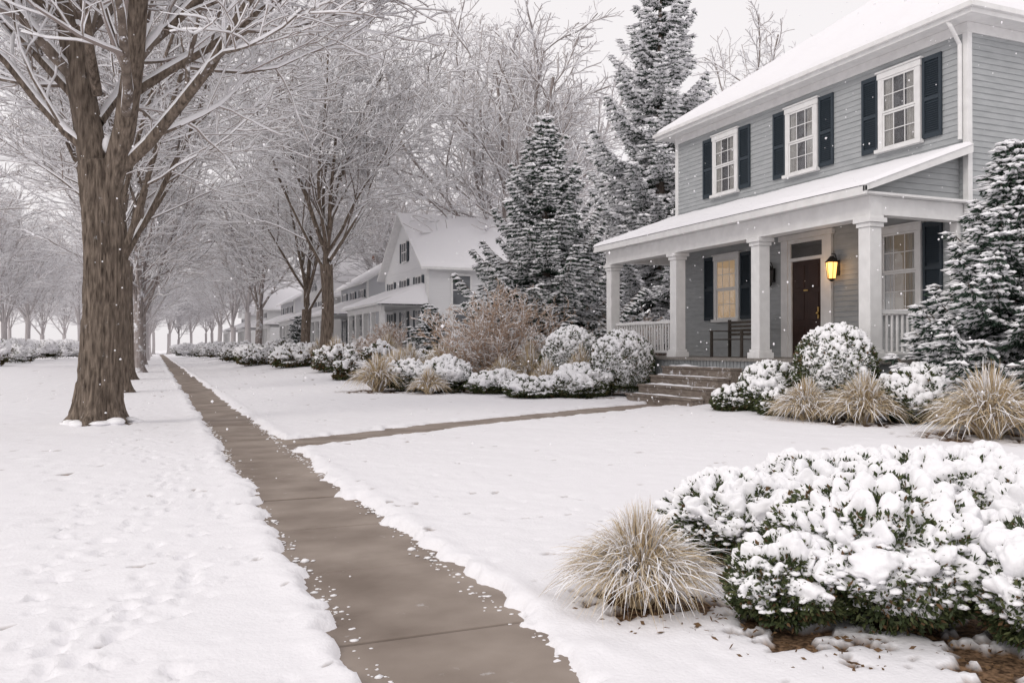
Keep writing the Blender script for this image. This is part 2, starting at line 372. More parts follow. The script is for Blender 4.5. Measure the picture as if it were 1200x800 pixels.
def rand_leaders(seed, zf, n=6, L=10, r=.12, tilt=(7, 34)):
    rnd = random.Random(seed); out = []
    for k in range(n):
        az = k/n*6.28+rnd.uniform(-.4, .4); ti = R(rnd.uniform(*tilt)) if k else R(4)
        out.append(((.08*math.cos(az), .08*math.sin(az), zf-.1+rnd.uniform(0, 1.6)*(k > 1)), (math.cos(az)*math.sin(ti), math.sin(az)*math.sin(ti), math.cos(ti)), L*rnd.uniform(.8, 1.1), r*(1.25 if k == 0 else rnd.uniform(.6, 1.05))))
    return out
variants = []; far = []; far2 = []
for k, (sd, zf_, n) in enumerate([(21, 3.6, 7), (33, 4.3, 8), (47, 2.9, 7)]):
    ld = rand_leaders(sd, zf_, n)
    variants.append(tree_mesh("maple_tree", sd, zf_, .29, ld, dens=.92, minr=1.25))
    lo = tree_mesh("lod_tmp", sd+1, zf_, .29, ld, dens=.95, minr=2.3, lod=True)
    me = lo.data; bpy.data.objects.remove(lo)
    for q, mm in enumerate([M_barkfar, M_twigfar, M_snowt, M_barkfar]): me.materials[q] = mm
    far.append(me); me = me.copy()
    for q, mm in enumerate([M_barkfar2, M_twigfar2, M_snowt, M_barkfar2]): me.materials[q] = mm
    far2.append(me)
def place(name, me, x, y, rz, s, parent=None, z=None):
    ob = bpy.data.objects.new(name, me); scene.collection.objects.link(ob)
    ob.location = (x, y, gz(x, y)-.02 if z is None else z); ob.rotation_euler = (0, 0, rz); ob.scale = (s, s, s*random.uniform(.95, 1.08))
    if parent: ob.parent = parent
    return ob
v0 = variants
for ob, (x, y, rz, s) in zip(v0, [(-.95, 26.5, 1., 1), (7.8, 42.3, 2., 1.13), (9.0, 56, .5, 1.12)]):
    ob.location = (x, y, gz(x, y)-.02); ob.rotation_euler = (0, 0, rz); ob.scale = (s,)*3
for i, y in enumerate([37.5, 49, 60, 72, 84, 97, 112, 128, 145]):
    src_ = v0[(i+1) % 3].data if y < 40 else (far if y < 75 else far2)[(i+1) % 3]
    place("maple_tree", src_, -.95+random.uniform(-.2, .2), y, random.uniform(0, 6), random.uniform(.95, 1.1))
for i, (x, y) in enumerate([(7.6, 70), (8, 83), (7.8, 97), (7.5, 113), (-13, 62), (-13.5, 78), (-13, 92), (-13, 108), (-13.5, 126), (19.5, 47)]):
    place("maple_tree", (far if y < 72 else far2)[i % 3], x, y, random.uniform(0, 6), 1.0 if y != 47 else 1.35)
dt = empty("distant_trees")
rd = random.Random(5)
pts = []
for i in range(14): pts.append((rd.uniform(26, 75), rd.uniform(60, 130)))
for i in range(11): pts.append((rd.uniform(-60, -20), rd.uniform(60, 150)))
for i in range(20): pts.append((-62+i*6.6+rd.uniform(-2, 2), rd.uniform(150, 215)))
for i in range(8): pts.append((-14+i*3.6+rd.uniform(-1, 1), rd.uniform(196, 225)))
pts += [(31, 36), (42, 42), (27, 60), (17, 68)]
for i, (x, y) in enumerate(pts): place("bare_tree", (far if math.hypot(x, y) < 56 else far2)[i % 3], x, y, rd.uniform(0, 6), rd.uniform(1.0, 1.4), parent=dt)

def bare_shrub(name, x, y, h, seed, mats, nst=26):
    rnd = random.Random(seed); L = []
    for k in range(nst):
        az = rnd.uniform(0, 6.28); ti = R(rnd.uniform(5, 62))
        L.append(((.15*math.cos(az), .15*math.sin(az), 0), (math.cos(az)*math.sin(ti), math.sin(az)*math.sin(ti), math.cos(ti)), h*rnd.uniform(.75, 1.05), .016))
    st = {}
    save = {k: dict(v) for k, v in LV.items()}
    for k in (1, 2, 3): LV[k]['nc'] = {1: 8, 2: 5, 3: 4}[k]
    mr = dict(MINR); MINR.update({1: .011, 2: .009, 3: .008, 4: .007})
    gen_branches(rnd, L, st, 4, 1.)
    for k in LV: LV[k] = save[k]
    MINR.update(mr)
    g = Geo(); nr = np.random.default_rng(seed)
    for lev, l in st.items():
        A = np.array([q[0] for q in l]); B = np.array([q[1] for q in l]); w = nr.uniform(size=len(A)) < (.0 if lev < 3 else .38)
        tubes(g, A[~w], B[~w], 0, 3)
        if w.any(): tubes(g, A[w], B[w]*1.2, 1, 3)
    return g.build(name, mats, loc=(x, y, gz(x, y)))
bare_shrub("bare_dogwood_shrub", 9.9, 25.1, 2.75, 3, [M_rtwig, M_snowt], 30)
bare_shrub("bare_dogwood_shrub", 15.2, 27.5, 2.6, 4, [M_rtwig, M_snowt], 18)
bare_shrub("bare_dogwood_shrub", 9.5, 37, 1.8, 6, [M_rtwig, M_snowt], 18)

# ------------------------------------------------------------------ conifers
def spruce(name, x, y, H, Rm, seed, z0=.3, dz=.36, nb=8, fine=1., snowp=.8, ss=1.):
    nr = np.random.default_rng(seed); g = Geo(); zb = gz(x, y)
    tubes(g, np.array([[(0, 0, 0), (0, 0, H*.5), (0, 0, H*.98)]]), np.array([[Rm*.07, Rm*.045, .012]]), 0, 10)
    BP = []; BR = []; gC = []; gD = []; gL = []; sC = []; sS = []; sR = []
    z = z0
    while z < H*.985:
        f = (z-z0)/(H-z0); prof = Rm*(1-f)**1.0*(.78+.22*min(1, f*8))*nr.uniform(.85, 1.12); k = max(4, int(nb*(1-.4*f)))
        off = nr.uniform(0, 6.28)
        for i in range(k):
            az = off+i/k*6.28+nr.uniform(-.3, .3); L = prof*nr.choice([nr.uniform(.5, .8), nr.uniform(.85, 1.2)], p=[.25, .75])+.08; zs = z+nr.uniform(-.12, .12)*dz/.3
            o = np.array([math.cos(az), math.sin(az), 0.]); s = np.array([-o[1], o[0], 0])
            up = .5*f+.04; n = 7; t = np.linspace(0, 1, n)
            P = o*(L*t)[:, None]; P[:, 2] = zs+L*(up*t-.36*(1-f*.6)*np.sin(t*2.6)*.8+.2*t**3)
            BP.append(P); BR.append((.022+.01*L)*(1-t*.8))
            ns = max(3, int(L/.085*fine)); tt = (np.arange(ns)+nr.uniform(0, 1, ns))/ns
            c = np.stack([np.interp(tt, t, P[:, a]) for a in range(3)], 1)
            tt = tt[:, None]
            for sg in (-1, 1, 0):
                wl = (.36*L*(1-tt)**.7*np.clip(tt*4, .3, 1)+.12)*nr.uniform(.6, 1.25, (ns, 1)) if sg else np.full((ns, 1), .12)
                dr = o*.8+s*sg*.9+np.array([0, 0, -.12])+nr.normal(0, .10, (ns, 3)); dr /= np.linalg.norm(dr, axis=1, keepdims=True)
                m_ = 5 if sg else 2
                for q in range(m_):
                    u = (q+nr.uniform(0, .6, (ns, 1)))/m_
                    cc = c+dr*wl*u; cc[:, 2] -= .10*(wl[:, 0]*u[:, 0])
                    for rep in range(2):
                        dd = dr+nr.normal(0, .4, (ns, 3)); dd[:, 2] -= .3
                        gC.append(cc+nr.normal(0, .012, (ns, 3))-[0, 0, .01]); gD.append(dd); gL.append(nr.uniform(.09, .17, ns)/fine**.5)
                    w = nr.uniform(size=ns) < snowp*(.65+.35*tt[:, 0])
                    sC.append(cc[w]+dr[w]*.05+[0, 0, .02*ss]); k2 = w.sum()
                    sS.append(np.stack([nr.uniform(.06, .14, k2), nr.uniform(.03, .065, k2), nr.uniform(.016, .045, k2)], 1)*ss/fine**.6)
                    sR.append(np.arctan2(dr[w][:, 1], dr[w][:, 0]))
        z += dz*(1-.45*f)
    tubes(g, np.array(BP), np.array(BR), 0, 4)
    gC = np.concatenate(gC); gD = np.concatenate(gD); gL = np.concatenate(gL); w = nr.uniform(size=len(gC)) < .6
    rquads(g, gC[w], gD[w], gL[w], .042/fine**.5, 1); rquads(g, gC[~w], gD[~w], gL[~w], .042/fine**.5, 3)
    blobs(g, np.concatenate(sC), np.concatenate(sS), 2, OCT, .2, np.concatenate(sR))
    return g.build(name, [M_barkm, M_needle, M_snowt, M_needle2], loc=(x, y, zb-.05))
spruce("spruce_tree", 12.75, 27.4, 9.5, 3.5, 1, z0=.5, nb=9, snowp=.9, ss=1.1)
spruce("spruce_tree", 19.3, 30.2, 19.0, 4.1, 2, z0=2, dz=.66, nb=9, ss=1.6, snowp=.9)
spruce("spruce_tree", 13.05, 9.75, 4.75, 1.85, 3, z0=.2, dz=.22, nb=10, fine=1.5, snowp=.78, ss=1.1)
spruce("spruce_tree", 10.4, 33.5, 2.9, 1.25, 4, z0=.15, dz=.28, nb=8)
spruce("spruce_tree", 16.5, 33.5, 7, 2.2, 5, z0=.4, snowp=.9)
spruce("spruce_tree", 10, 66, 3.4, 1.5, 6, z0=.2, nb=7)

# ------------------------------------------------------------------ shrubs
def shrub(name, x, y, r, h, seed, pop=.07, nl=6000, ls=.03, res=(150, 90), cover=1., zc=.45, lobes=.14, rx=1., brown=.1, bias=-.6):
    nr = np.random.default_rng(seed); g = Geo(); zb = gz(x, y)
    nu, nv = res
    def surf(D):
        b = 1+lobes*1.5*fbm(D[:, 0]*2.1+seed, D[:, 1]*2.1, D[:, 2]*2.1, s=seed, o=3)
        sz = np.where(D[:, 2] > 0, h*(1-zc), h*zc*1.05)
        P = D*b[:, None]; P = P*np.stack([np.full(len(D), r*rx), np.full(len(D), r), sz], 1); P[:, 2] += h*zc; return P
    th = np.arange(nu)/nu*2*math.pi; ph = np.linspace(0.0, R(128), nv)
    TH, PH = np.meshgrid(th, ph); D = np.stack([np.sin(PH)*np.cos(TH), np.sin(PH)*np.sin(TH), np.cos(PH)], -1).reshape(-1, 3)
    P = surf(D); Nn = D/np.array([r*rx, r, h*.55]); Nn /= np.linalg.norm(Nn, axis=1, keepdims=True)
    Q = P+nr.uniform(0, 50, 3)
    wq = Q+.3*pop*np.stack([vn(Q[:,0]/pop*1.6, Q[:,1]/pop*1.6, Q[:,2]/pop*1.6, s=k) for k in (1,2,3)], 1)
    s1 = sworley(wq/pop, seed); dome = np.sqrt(np.clip(1-np.clip(s1+.04, 0, 9)/.42, 0, 1))
    s2 = sworley(wq/(pop*.45)+7, seed+1); dome2 = np.sqrt(np.clip(1-np.clip(s2+.04, 0, 9)/.5, 0, 1))
    up = Nn[:, 2]; patch = fbm(Q[:, 0]/(pop*2.2), Q[:, 1]/(pop*2.2), Q[:, 2]/(pop*2.2), s=seed+9, o=2)
    cov = np.clip(up*1.05+.30+.6*patch, 0, 1)*cover
    off = pop*(bias+.92*dome*(.2+.8*cov)+.18*dome2*(.4+.6*cov)+.38*np.clip(cov-.45, 0, 1)+.38*patch)
    off = off+.003*fbm(Q[:,0]*60, Q[:,1]*60, Q[:,2]*60, s=3, o=2)
    S = P+Nn*off[:, None]
    i = np.arange(nu*nv).reshape(nv, nu)
    F = np.stack([i[:-1], i[1:], np.roll(i, -1, 1)[1:], np.roll(i, -1, 1)[:-1]], -1).reshape(-1, 4)
    g.add(S, F, 1)
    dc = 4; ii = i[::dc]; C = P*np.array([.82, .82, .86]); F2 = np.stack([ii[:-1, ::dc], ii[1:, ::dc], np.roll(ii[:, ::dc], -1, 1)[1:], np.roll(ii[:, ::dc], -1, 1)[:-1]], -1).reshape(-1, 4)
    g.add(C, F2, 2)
    z = nr.uniform(-.75, 1, nl); a = nr.uniform(0, 6.28, nl); q = np.sqrt(1-z*z); D = np.stack([q*np.cos(a), q*np.sin(a), z], 1)
    Lp = surf(D); ctr = np.array([0, 0, h*zc]); k = nr.uniform(.86, .995, nl)[:, None]; Lp = ctr+(Lp-ctr)*k
    dd = D+nr.normal(0, .6, D.shape)+[0, 0, .2]
    Lp[:, 2] = np.maximum(Lp[:, 2], .01)
    rr = nr.uniform(size=nl)
    for sel, m_ in ((rr < brown, 3), ((rr >= brown) & (rr < .62+brown*.3), 0), (rr >= .62+brown*.3, 4)):
        c = int(sel.sum())
        if c: rquads(g, Lp[sel], dd[sel], nr.uniform(.6, 1.4, c)*ls, nr.uniform(.35, .6, c)*ls, m_)
    ns = int(nl*.022*cover); z = nr.uniform(-.3, .7, ns); a = nr.uniform(0, 6.28, ns); q = np.sqrt(1-z*z); D = np.stack([q*np.cos(a), q*np.sin(a), z], 1)
    Sp = ctr+(surf(D)-ctr)*.99; rs = pop*nr.uniform(.08, .27, ns)
    blobs(g, Sp, np.stack([rs*1.4, rs*1.2, rs*.6], 1), 1, ICO1, .12)
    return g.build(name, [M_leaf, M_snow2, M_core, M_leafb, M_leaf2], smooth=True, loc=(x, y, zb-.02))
near = dict(pop=.092, nl=22000, ls=.032, res=(360, 210), lobes=.26, bias=-.56)
shrub("boxwood_shrub", 3.24, 3.12, .50, .61, 1, **near)
shrub("boxwood_shrub", 2.72, 3.20, .27, .39, 2, **{**near, 'nl': 9000, 'res': (220, 130), 'pop': .08})
shrub("boxwood_shrub", 3.52, 2.50, .33, .52, 3, **{**near, 'nl': 11000, 'res': (240, 140)})
shrub("boxwood_shrub", 3.35, 4.40, .46, .49, 4, **near)
shrub("boxwood_shrub", 4.15, 4.40, .62, .57, 5, **near)
shrub("boxwood_shrub", 4.95, 4.15, .62, .59, 6, **near)
shrub("boxwood_shrub", 4.75, 3.30, .60, .55, 7, **near)
mid = dict(pop=.13, nl=12000, ls=.06, res=(180, 110), bias=-.52)
ball = {**mid, 'zc': .5, 'lobes': .08, 'nl': 20000, 'bias': -.60, 'pop': .11, 'res': (240, 150)}
shrub("boxwood_shrub", 11.2, 11.8, .72, 1.70, 11, **ball)
shrub("boxwood_shrub", 11.0, 13.35, .58, 1.02, 12, **mid)
shrub("boxwood_shrub", 10.5, 13.9, .36, .50, 13, **mid)
shrub("boxwood_shrub", 10.6, 12.6, .38, .48, 14, **mid)
shrub("boxwood_shrub", 11.6, 10.3, .68, .98, 15, **mid)
shrub("boxwood_shrub", 11.15, 19.25, .82, 1.72, 16, **ball)
shrub("boxwood_shrub", 11.2, 22.3, .90, 1.90, 17, **ball)
shrub("boxwood_shrub", 11.0, 24.7, .75, 1.75, 18, **ball)
shrub("juniper_shrub", 9.0, 20.1, .80, .50, 19, **{**mid, 'lobes': .3})
shrub("juniper_shrub", 10.1, 19.4, .80, .78, 20, **{**mid, 'lobes': .3})
shrub("juniper_shrub", 7.7, 23.6, .85, .95, 21, **{**mid, 'lobes': .35})
shrub("juniper_shrub", 8.7, 22.2, .7, .6, 22, **{**mid, 'lobes': .35})
shrub("juniper_shrub", 6.9, 24.6, .7, .85, 23, **{**mid, 'lobes': .35})
bed = [(8.2,33,.8,1.1),(7,36,.9,1.0),(6.6,31,.6,.7),(9.2,30,.9,1.1),(9.4,41,1.1,1.2),(6.3,44,1.,.85),(7.2,49,1.2,1.1),(5.6,53,1.,.9),(9,48,1.2,1.3),(6.5,60,1.4,1.2),(8.5,64,1.3,1.4),(5.8,68,1.2,1.),(6.5,76,1.4,1.4),(6,88,1.5,1.4),(5.5,100,1.6,1.6),
       (-11,70,1.4,1.5),(-12,76,1.5,1.8),(-11,84,1.5,1.5),(-12,92,1.6,2.),(-11,102,1.8,2.),(-10,116,2,2.2),(12.2,37,1.2,1.6),(3.8,120,1.8,1.8),(10.5,29,.9,1.2)]
for i, (x, y, r_, h_) in enumerate(bed):
    shrub("snowy_shrub", x, y, r_, h_, 40+i, pop=.24, nl=5000, ls=.12, res=(100, 60), cover=.95, lobes=.38, brown=.4, bias=-.54)

# ------------------------------------------------------------------ ornamental grass
def grass(name, x, y, r, h, seed, N=900, w=.006, snowp=.2):
    nr = np.random.default_rng(seed); g = Geo(); n = 9; t = np.linspace(0, 1, n)[None]
    az = nr.uniform(0, 6.28, N); sp = nr.uniform(0, 1, N)**.75; R_ = (r*sp*nr.uniform(.8, 1.12, N))[:, None]; H_ = (h*(1.12-.42*sp**1.5)*nr.uniform(.7, 1.08, N))[:, None]
    droop = nr.uniform(.35, 1.15, N)[:, None]*sp[:, None]
    rr = R_*(t**1.25)+.12*r*nr.uniform(0, 1, (N, 1)); zz = H_*(1.55*t-.55*t**2-droop*.85*t**3.2)
    a2 = az[:, None]+nr.normal(0, .25, (N, 1))*t**2
    P = np.stack([np.cos(a2)*rr, np.sin(a2)*rr, np.maximum(zz, .01)], -1)
    T = np.gradient(P, axis=1); T /= np.linalg.norm(T, axis=2, keepdims=True)+1e-9
    nn = nr.normal(0, .5, (N, 1, 3))+np.array([0, 0, 1.]); S = np.cross(T, np.broadcast_to(nn, T.shape)); S /= np.linalg.norm(S, axis=2, keepdims=True)+1e-9
    sn = nr.uniform(size=N) < snowp
    wd = (w*(1-.85*t**2))[..., None]*np.where(sn, 1.9, 1.)[:, None, None]
    P[sn, :, 2] += .012
    V = np.stack([P-S*wd*.5, P+S*wd*.5], 2).reshape(N, -1, 3)
    q = np.arange(n-1)*2; Fb = np.stack([q, q+1, q+3, q+2], 1)
    k = nr.uniform(size=N)
    for sel, m_ in ((sn, 2), (~sn & (k < .78), 0), (~sn & (k >= .78), 1)):
        c = sel.sum()
        if c == 0: continue
        g.add(V[sel].reshape(-1, 3), (Fb[None]+(np.arange(c)*n*2)[:, None, None]).reshape(-1, 4), m_)
    return g.build(name, [M_grassA, M_grassB, M_snowt], loc=(x, y, gz(x, y)-.03))
grass("fountain_grass", 2.23, 3.68, .46, .48, 1, N=3200, w=.0052, snowp=.30)
for i, (x, y, r, h) in enumerate([(10.8,10.75,.90,.84),(10.95,12.1,.75,.78),(10.35,11.6,.7,.72),(10.65,8.35,.95,.98),(11.4,8.9,.7,.85),(11.5,7.5,.8,.9)]):
    grass("fountain_grass", x, y, r, h, 10+i, N=2400, w=.013, snowp=.24)
for i, (x, y, r, h) in enumerate([(6.0,24.5,.95,1.1),(6.9,25.6,.9,1.2),(7.0,22.7,.65,.7),(10.4,23.4,1.0,1.4),(9.4,23.2,.8,1.0),(8.6,26.4,1.1,1.5),(9.7,20.8,.65,.95),(10.8,20.9,.7,1.3),(8.2,24.9,.8,1.1),(7.4,38,1.1,1.4),(9,35,1.1,1.6),(8,45,1.1,1.5),(8.2,29,1.,1.3),(7.5,28.5,.9,1.1)]):
    grass("fountain_grass", x, y, r, h, 30+i, N=1100, w=.022, snowp=.24)

# ------------------------------------------------------------------ snow sheets
def snow_sheet(g, c, th, nu, nv, m=0, seed=1, amp=.02):
    c = [np.array(q, float) for q in c]
    u, v = np.meshgrid(np.linspace(0, 1, nu), np.linspace(0, 1, nv)); U = u[..., None]; W = v[..., None]
    P = (c[0]*(1-U)+c[1]*U)*(1-W)+(c[3]*(1-U)+c[2]*U)*W
    lu = np.linalg.norm(c[1]-c[0]); lv = np.linalg.norm(c[3]-c[0])
    e = np.minimum(np.minimum(u, 1-u)*lu, np.minimum(v, 1-v)*lv)
    k = np.sqrt(np.clip(e/.09, 0, 1))
    T = P.copy(); T[..., 2] += k*(th+amp*fbm(P[..., 0]*1.5, P[..., 1]*1.5, P[..., 2], s=seed)*2)+.004
    T[..., 2] += .25*amp*fbm(P[..., 0]*7, P[..., 1]*7, P[..., 2], s=seed+1)*k
    i = np.arange(nu*nv).reshape(nv, nu); F = np.stack([i[:-1, :-1], i[:-1, 1:], i[1:, 1:], i[1:, :-1]], -1).reshape(-1, 4)
    g.add(T.reshape(-1, 3), F, m)

# ------------------------------------------------------------------ main house
H = empty("colonial_house")
XW, Y0, Y1, XB = 14.5, 11.8, 21.8, 24.0
ZT = 7.62; FL = 1.08
W = Geo()
W.box(XW+.004, XB, Y0+.004, Y1, 0.0, ZT)
def clap(g, z0, z1, fn, pitch=.118):
    z = z0
    while z < z1-.01:
        zt = min(z+pitch, z1); g.add([fn(0, z, .018), fn(1, z, .018), fn(1, zt, .003), fn(0, zt, .003)], [(0,1,2,3)])
        g.add([fn(0, z, .018), fn(1, z, .018), fn(1, z, .0), fn(0, z, .0)], [(0,3,2,1)]); z = zt
clap(W, FL, ZT-.2, lambda u, z, o: (XW-o, Y0+u*(Y1-Y0), z))
clap(W, .5, ZT-.2, lambda u, z, o: (XW+u*(XB-XW), Y0-o, z))
z = 4.20
while z < 5.12:
    zt = min(z+.118, 5.14)
    xa = 11.95+(z-4.14)/(5.22-4.14)*(XW-11.95)+.02; xb = 11.95+(zt-4.14)/(5.22-4.14)*(XW-11.95)+.02
    W.add([(xa,12.0-.016,z),(XW-.02,12.0-.016,z),(XW-.02,12.0-.003,zt),(min(xb,XW-.03),12.0-.003,zt)], [(0,1,2,3)]); z = zt
W.build("walls", [M_siding], parent=H)
Tm = Geo()
Tm.box(XW-.03, XW+.09, Y0-.03, Y0+.09, .5, ZT-.2); Tm.box(XW-.03, XW, Y1-.12, Y1+.03, FL, ZT-.2)
Tm.box(XW-.035, XW, Y0-.035, Y1+.03, ZT-.2, ZT+.0); Tm.box(XW+.001, XB, Y0-.035, Y0, ZT-.2, ZT)
EX0, EX1, EY0, EY1 = XW-.45, XB+.45, Y0-.45, Y1+.45
Tm.box(EX0+.02, EX1, EY0+.02, EY1, ZT+.002, ZT+.05)
Tm.box(EX0-.02, EX0+.018, EY0-.02, EY1+.02, ZT-.04, ZT+.16); Tm.box(EX0+.02, EX1, EY0-.02, EY0+.018, ZT-.04, ZT+.16)
Tm.box(EX0-.10, EX0-.022, EY0-.10, EY1+.02, ZT+.05, ZT+.15); Tm.box(EX0-.02, EX1, EY0-.10, EY0-.022, ZT+.05, ZT+.15)
BZ0, BZ1 = 3.75, 4.10
Tm.box(12.05, 12.35, 11.85, 21.75, BZ0, BZ1); Tm.box(12.352, XW-.04, 11.88, 12.12, BZ0+.01, BZ1-.002); Tm.box(12.352, XW-.04, 21.48, 21.72, BZ0+.01, BZ1-.002)
Tm.box(12.03, 12.37, 11.83, 21.77, BZ0-.05, BZ0-.002)
Tm.box(11.80, XW-.03, 11.72, 21.9, BZ1+.003, BZ1+.05)
Tm.box(11.74, 11.798, 11.66, 21.96, BZ1-.03, BZ1+.13)
cols = [12.0, 15.1, 18.3, 21.6]
for cy in cols:
    Tm.box(12.06, 12.34, cy-.14, cy+.14, FL+.2, BZ0-.22); Tm.box(12.0, 12.4, cy-.2, cy+.2, FL+.002, FL+.13); Tm.box(12.03, 12.37, cy-.17, cy+.17, FL+.132, FL+.198)
    Tm.box(12.03, 12.37, cy-.17, cy+.17, BZ0-.218, BZ0-.14); Tm.box(11.99, 12.41, cy-.21, cy+.21, BZ0-.138, BZ0-.052)
Tm.box(XW-.12, XW-.018, 11.95, 12.12, FL+.002, BZ0)
for yy in (11.66, 21.9):
    V = [(11.74,yy,4.12),(XW-.02,yy,5.06),(XW-.02,yy,5.24),(11.74,yy,4.25)]; V += [(a,b+.05,c) for a,b,c in V]
    Tm.add(V, [(0,1,2,3),(7,6,5,4),(0,4,5,1),(1,5,6,2),(2,6,7,3),(3,7,4,0)])
def rail_y(x, ya, yb):
    Tm.box(x-.04, x+.04, ya, yb, FL+.86, FL+.93); Tm.box(x-.03, x+.03, ya, yb, FL+.10, FL+.16)
    n = int((yb-ya)/.13)
    for k in range(n): c = ya+(k+.5)*(yb-ya)/n; Tm.box(x-.018, x+.018, c-.018, c+.018, FL+.161, FL+.859)
def rail_x(y, xa, xb):
    Tm.box(xa, xb, y-.04, y+.04, FL+.86, FL+.93); Tm.box(xa, xb, y-.03, y+.03, FL+.10, FL+.16)
    n = int((xb-xa)/.13)
    for k in range(n): c = xa+(k+.5)*(xb-xa)/n; Tm.box(c-.018, c+.018, y-.018, y+.018, FL+.161, FL+.859)
rail_y(12.2, 18.51, 21.39); rail_x(12.0, 12.41, XW-.13); rail_x(21.6, 12.41, XW-.02)
Sh = Geo(); Gl = Geo(); In = Geo()
def window(yc, zb, zt, w, lit=0, shut=(1, 1)):
    ya, yb = yc-w/2, yc+w/2; f = .11
    Tm.box(XW-.085, XW-.017, ya, ya+f, zb+.08, zt-.13); Tm.box(XW-.085, XW-.017, yb-f, yb, zb+.08, zt-.13)
    Tm.box(XW-.095, XW-.017, ya-.02, yb+.02, zt-.128, zt); Tm.box(XW-.15, XW-.017, ya-.05, yb+.05, zb, zb+.078)
    Tm.box(XW-.12, XW-.017, ya-.05, yb+.05, zt+.002, zt+.04)
    zm = (zb+zt)/2-.02; a, b_, c, d_ = ya+f+.002, yb-f-.002, zb+.08, zt-.13
    for (z0, z1, xo) in ((c, zm, .045), (zm, d_, .062)):
        x = XW-xo
        for yy in (a, b_-.045): Tm.box(x-.018, x, yy, yy+.045, z0+.046, z1-.046)
        Tm.box(x-.018, x, a, b_, z0+.001, z0+.045); Tm.box(x-.018, x, a, b_, z1-.045, z1-.001)
        for k in (1, 2): yy = a+(b_-a)*k/3; Tm.box(x-.015, x-.003, yy-.010, yy+.010, z0+.046, z1-.046)
        zz = (z0+z1)/2; Tm.box(x-.0145, x-.0035, a+.046, b_-.046, zz-.010, zz+.010)
        Gl.add([(x-.008, a, z0), (x-.008, b_, z0), (x-.008, b_, z1), (x-.008, a, z1)], [(0,1,2,3)])
    In.box(XW-.022, XW-.018, a, b_, c, d_, 0)
    cw = (b_-a)*.30
    n = 14
    for (s, e) in ((a, a+cw), (b_-cw, b_)):
        yv = np.linspace(s, e, n); xv = XW-.030+.006*np.sin(np.arange(n)*1.7)
        V = [(xv[k], yv[k], zz) for zz in (c, d_) for k in range(n)]
        In.add(V, [(k, k+1, n+k+1, n+k) for k in range(n-1)], 2 if lit == 1 else 1)
    if lit: In.box(XW-.027, XW-.0235, a+cw*.5, b_-cw*.5, c, d_, 2 if lit == 1 else 3)
    SW = .46
    for s, on in ((-1, shut[0]), (1, shut[1])):
        if not on: continue
        p, q = (ya-.03-SW, ya-.03) if s < 0 else (yb+.03, yb+.03+SW)
        for (u, v) in ((p, p+.06), (q-.06, q)): Sh.box(XW-.06, XW-.018, u, v, zb+.06, zt)
        zmid = (zb+zt)/2
        for (u, v) in ((zb+.06, zb+.16), (zmid-.04, zmid+.04), (zt-.09, zt)): Sh.box(XW-.058, XW-.02, p+.062, q-.062, u, v)
        zz = zb+.17
        while zz < zt-.12:
            if abs(zz-zmid) > .07:
                Sh.add([(XW-.052, p+.062, zz), (XW-.052, q-.062, zz), (XW-.024, q-.062, zz+.045), (XW-.024, p+.062, zz+.045)], [(0,1,2,3)])
            zz += .045
        Sh.box(XW-.022, XW-.0185, p+.062, q-.062, zb+.1, zt-.05)
for yc in (19.35, 16.35, 13.4): window(yc, 5.50, 7.22, 1.10)
window(19.3, 2.02, 3.86, 1.10, lit=1); window(13.4, 2.0, 3.86, 1.10, lit=2)
yc = 16.2
for s in (-1, 1): Tm.box(XW-.09, XW-.017, *sorted((yc+s*.86, yc+s*.62)), FL, 3.95)
Tm.box(XW-.12, XW-.017, yc-.92, yc+.92, 3.952, 4.08); Tm.box(XW-.07, XW-.017, yc-.618, yc+.618, 3.42, 3.50); Tm.box(XW-.07, XW-.017, yc-.618, yc+.618, 3.86, 3.95)
for s in (-1, 1): Tm.box(XW-.07, XW-.017, *sorted((yc+s*.618, yc+s*.50)), FL, 3.418); Tm.box(XW-.07, XW-.017, *sorted((yc+s*.618, yc+s*.54)), 3.502, 3.858)
D = Geo(); D.box(XW-.035, XW-.018, yc-.498, yc+.498, FL+.03, 3.415, 0)
for (a, b_) in ((FL+.15, FL+.75), (FL+.9, FL+1.55), (FL+1.68, 3.3)):
    for s in (-1, 1): D.box(XW-.05, XW-.0355, *sorted((yc+s*.08, yc+s*.40)), a, b_, 0)
D.build("front_door", [M_door], parent=H, bevel=.008)
In.box(XW-.03, XW-.018, yc-.538, yc+.538, 3.503, 3.857, 0); Gl.add([(XW-.045, yc-.54, 3.503), (XW-.045, yc+.54, 3.503), (XW-.045, yc+.54, 3.857), (XW-.045, yc-.54, 3.857)], [(0,1,2,3)])
K = Geo(); blobs(K, [(XW-.10, yc-.42, FL+1.05)], [.035], 0, ICO2, 0); K.box(XW-.075, XW-.051, yc-.44, yc-.40, FL+.92, FL+1.2); K.box(XW-.07,XW-.051,yc-.07,yc+.07,FL+1.60,FL+1.63); K.build("door_handle", [M_brass], parent=H)
Dp = np.array([[(EX0+.03, EY0+.55, ZT-.02), (EX0+.05, EY0+.5, ZT-.12), (XW-.09, Y0+.1, ZT-.42), (XW-.09, Y0+.1, 5.35)]]); tubes(Tm, Dp, np.full((1, 4), .042), 0, 8)
Tm.build("white_trim", [M_white], parent=H, bevel=.005)
Sh.build("shutters", [M_shutter], parent=H); Gl.build("window_glass", [M_glass], parent=H); In.build("window_curtains_and_dark_boards", [M_dark, M_curtain, M_lit, M_lit2], parent=H)
Rf = Geo(); zr = ZT+.14; cx = (EX0+EX1)/2; hy = (EX1-EX0)/2; ry0, ry1 = EY0+hy, EY1-hy; zp = zr+3.75
V = [(EX0,EY0,zr),(EX1,EY0,zr),(EX1,EY1,zr),(EX0,EY1,zr),(cx,ry0,zp),(cx,ry1,zp)]
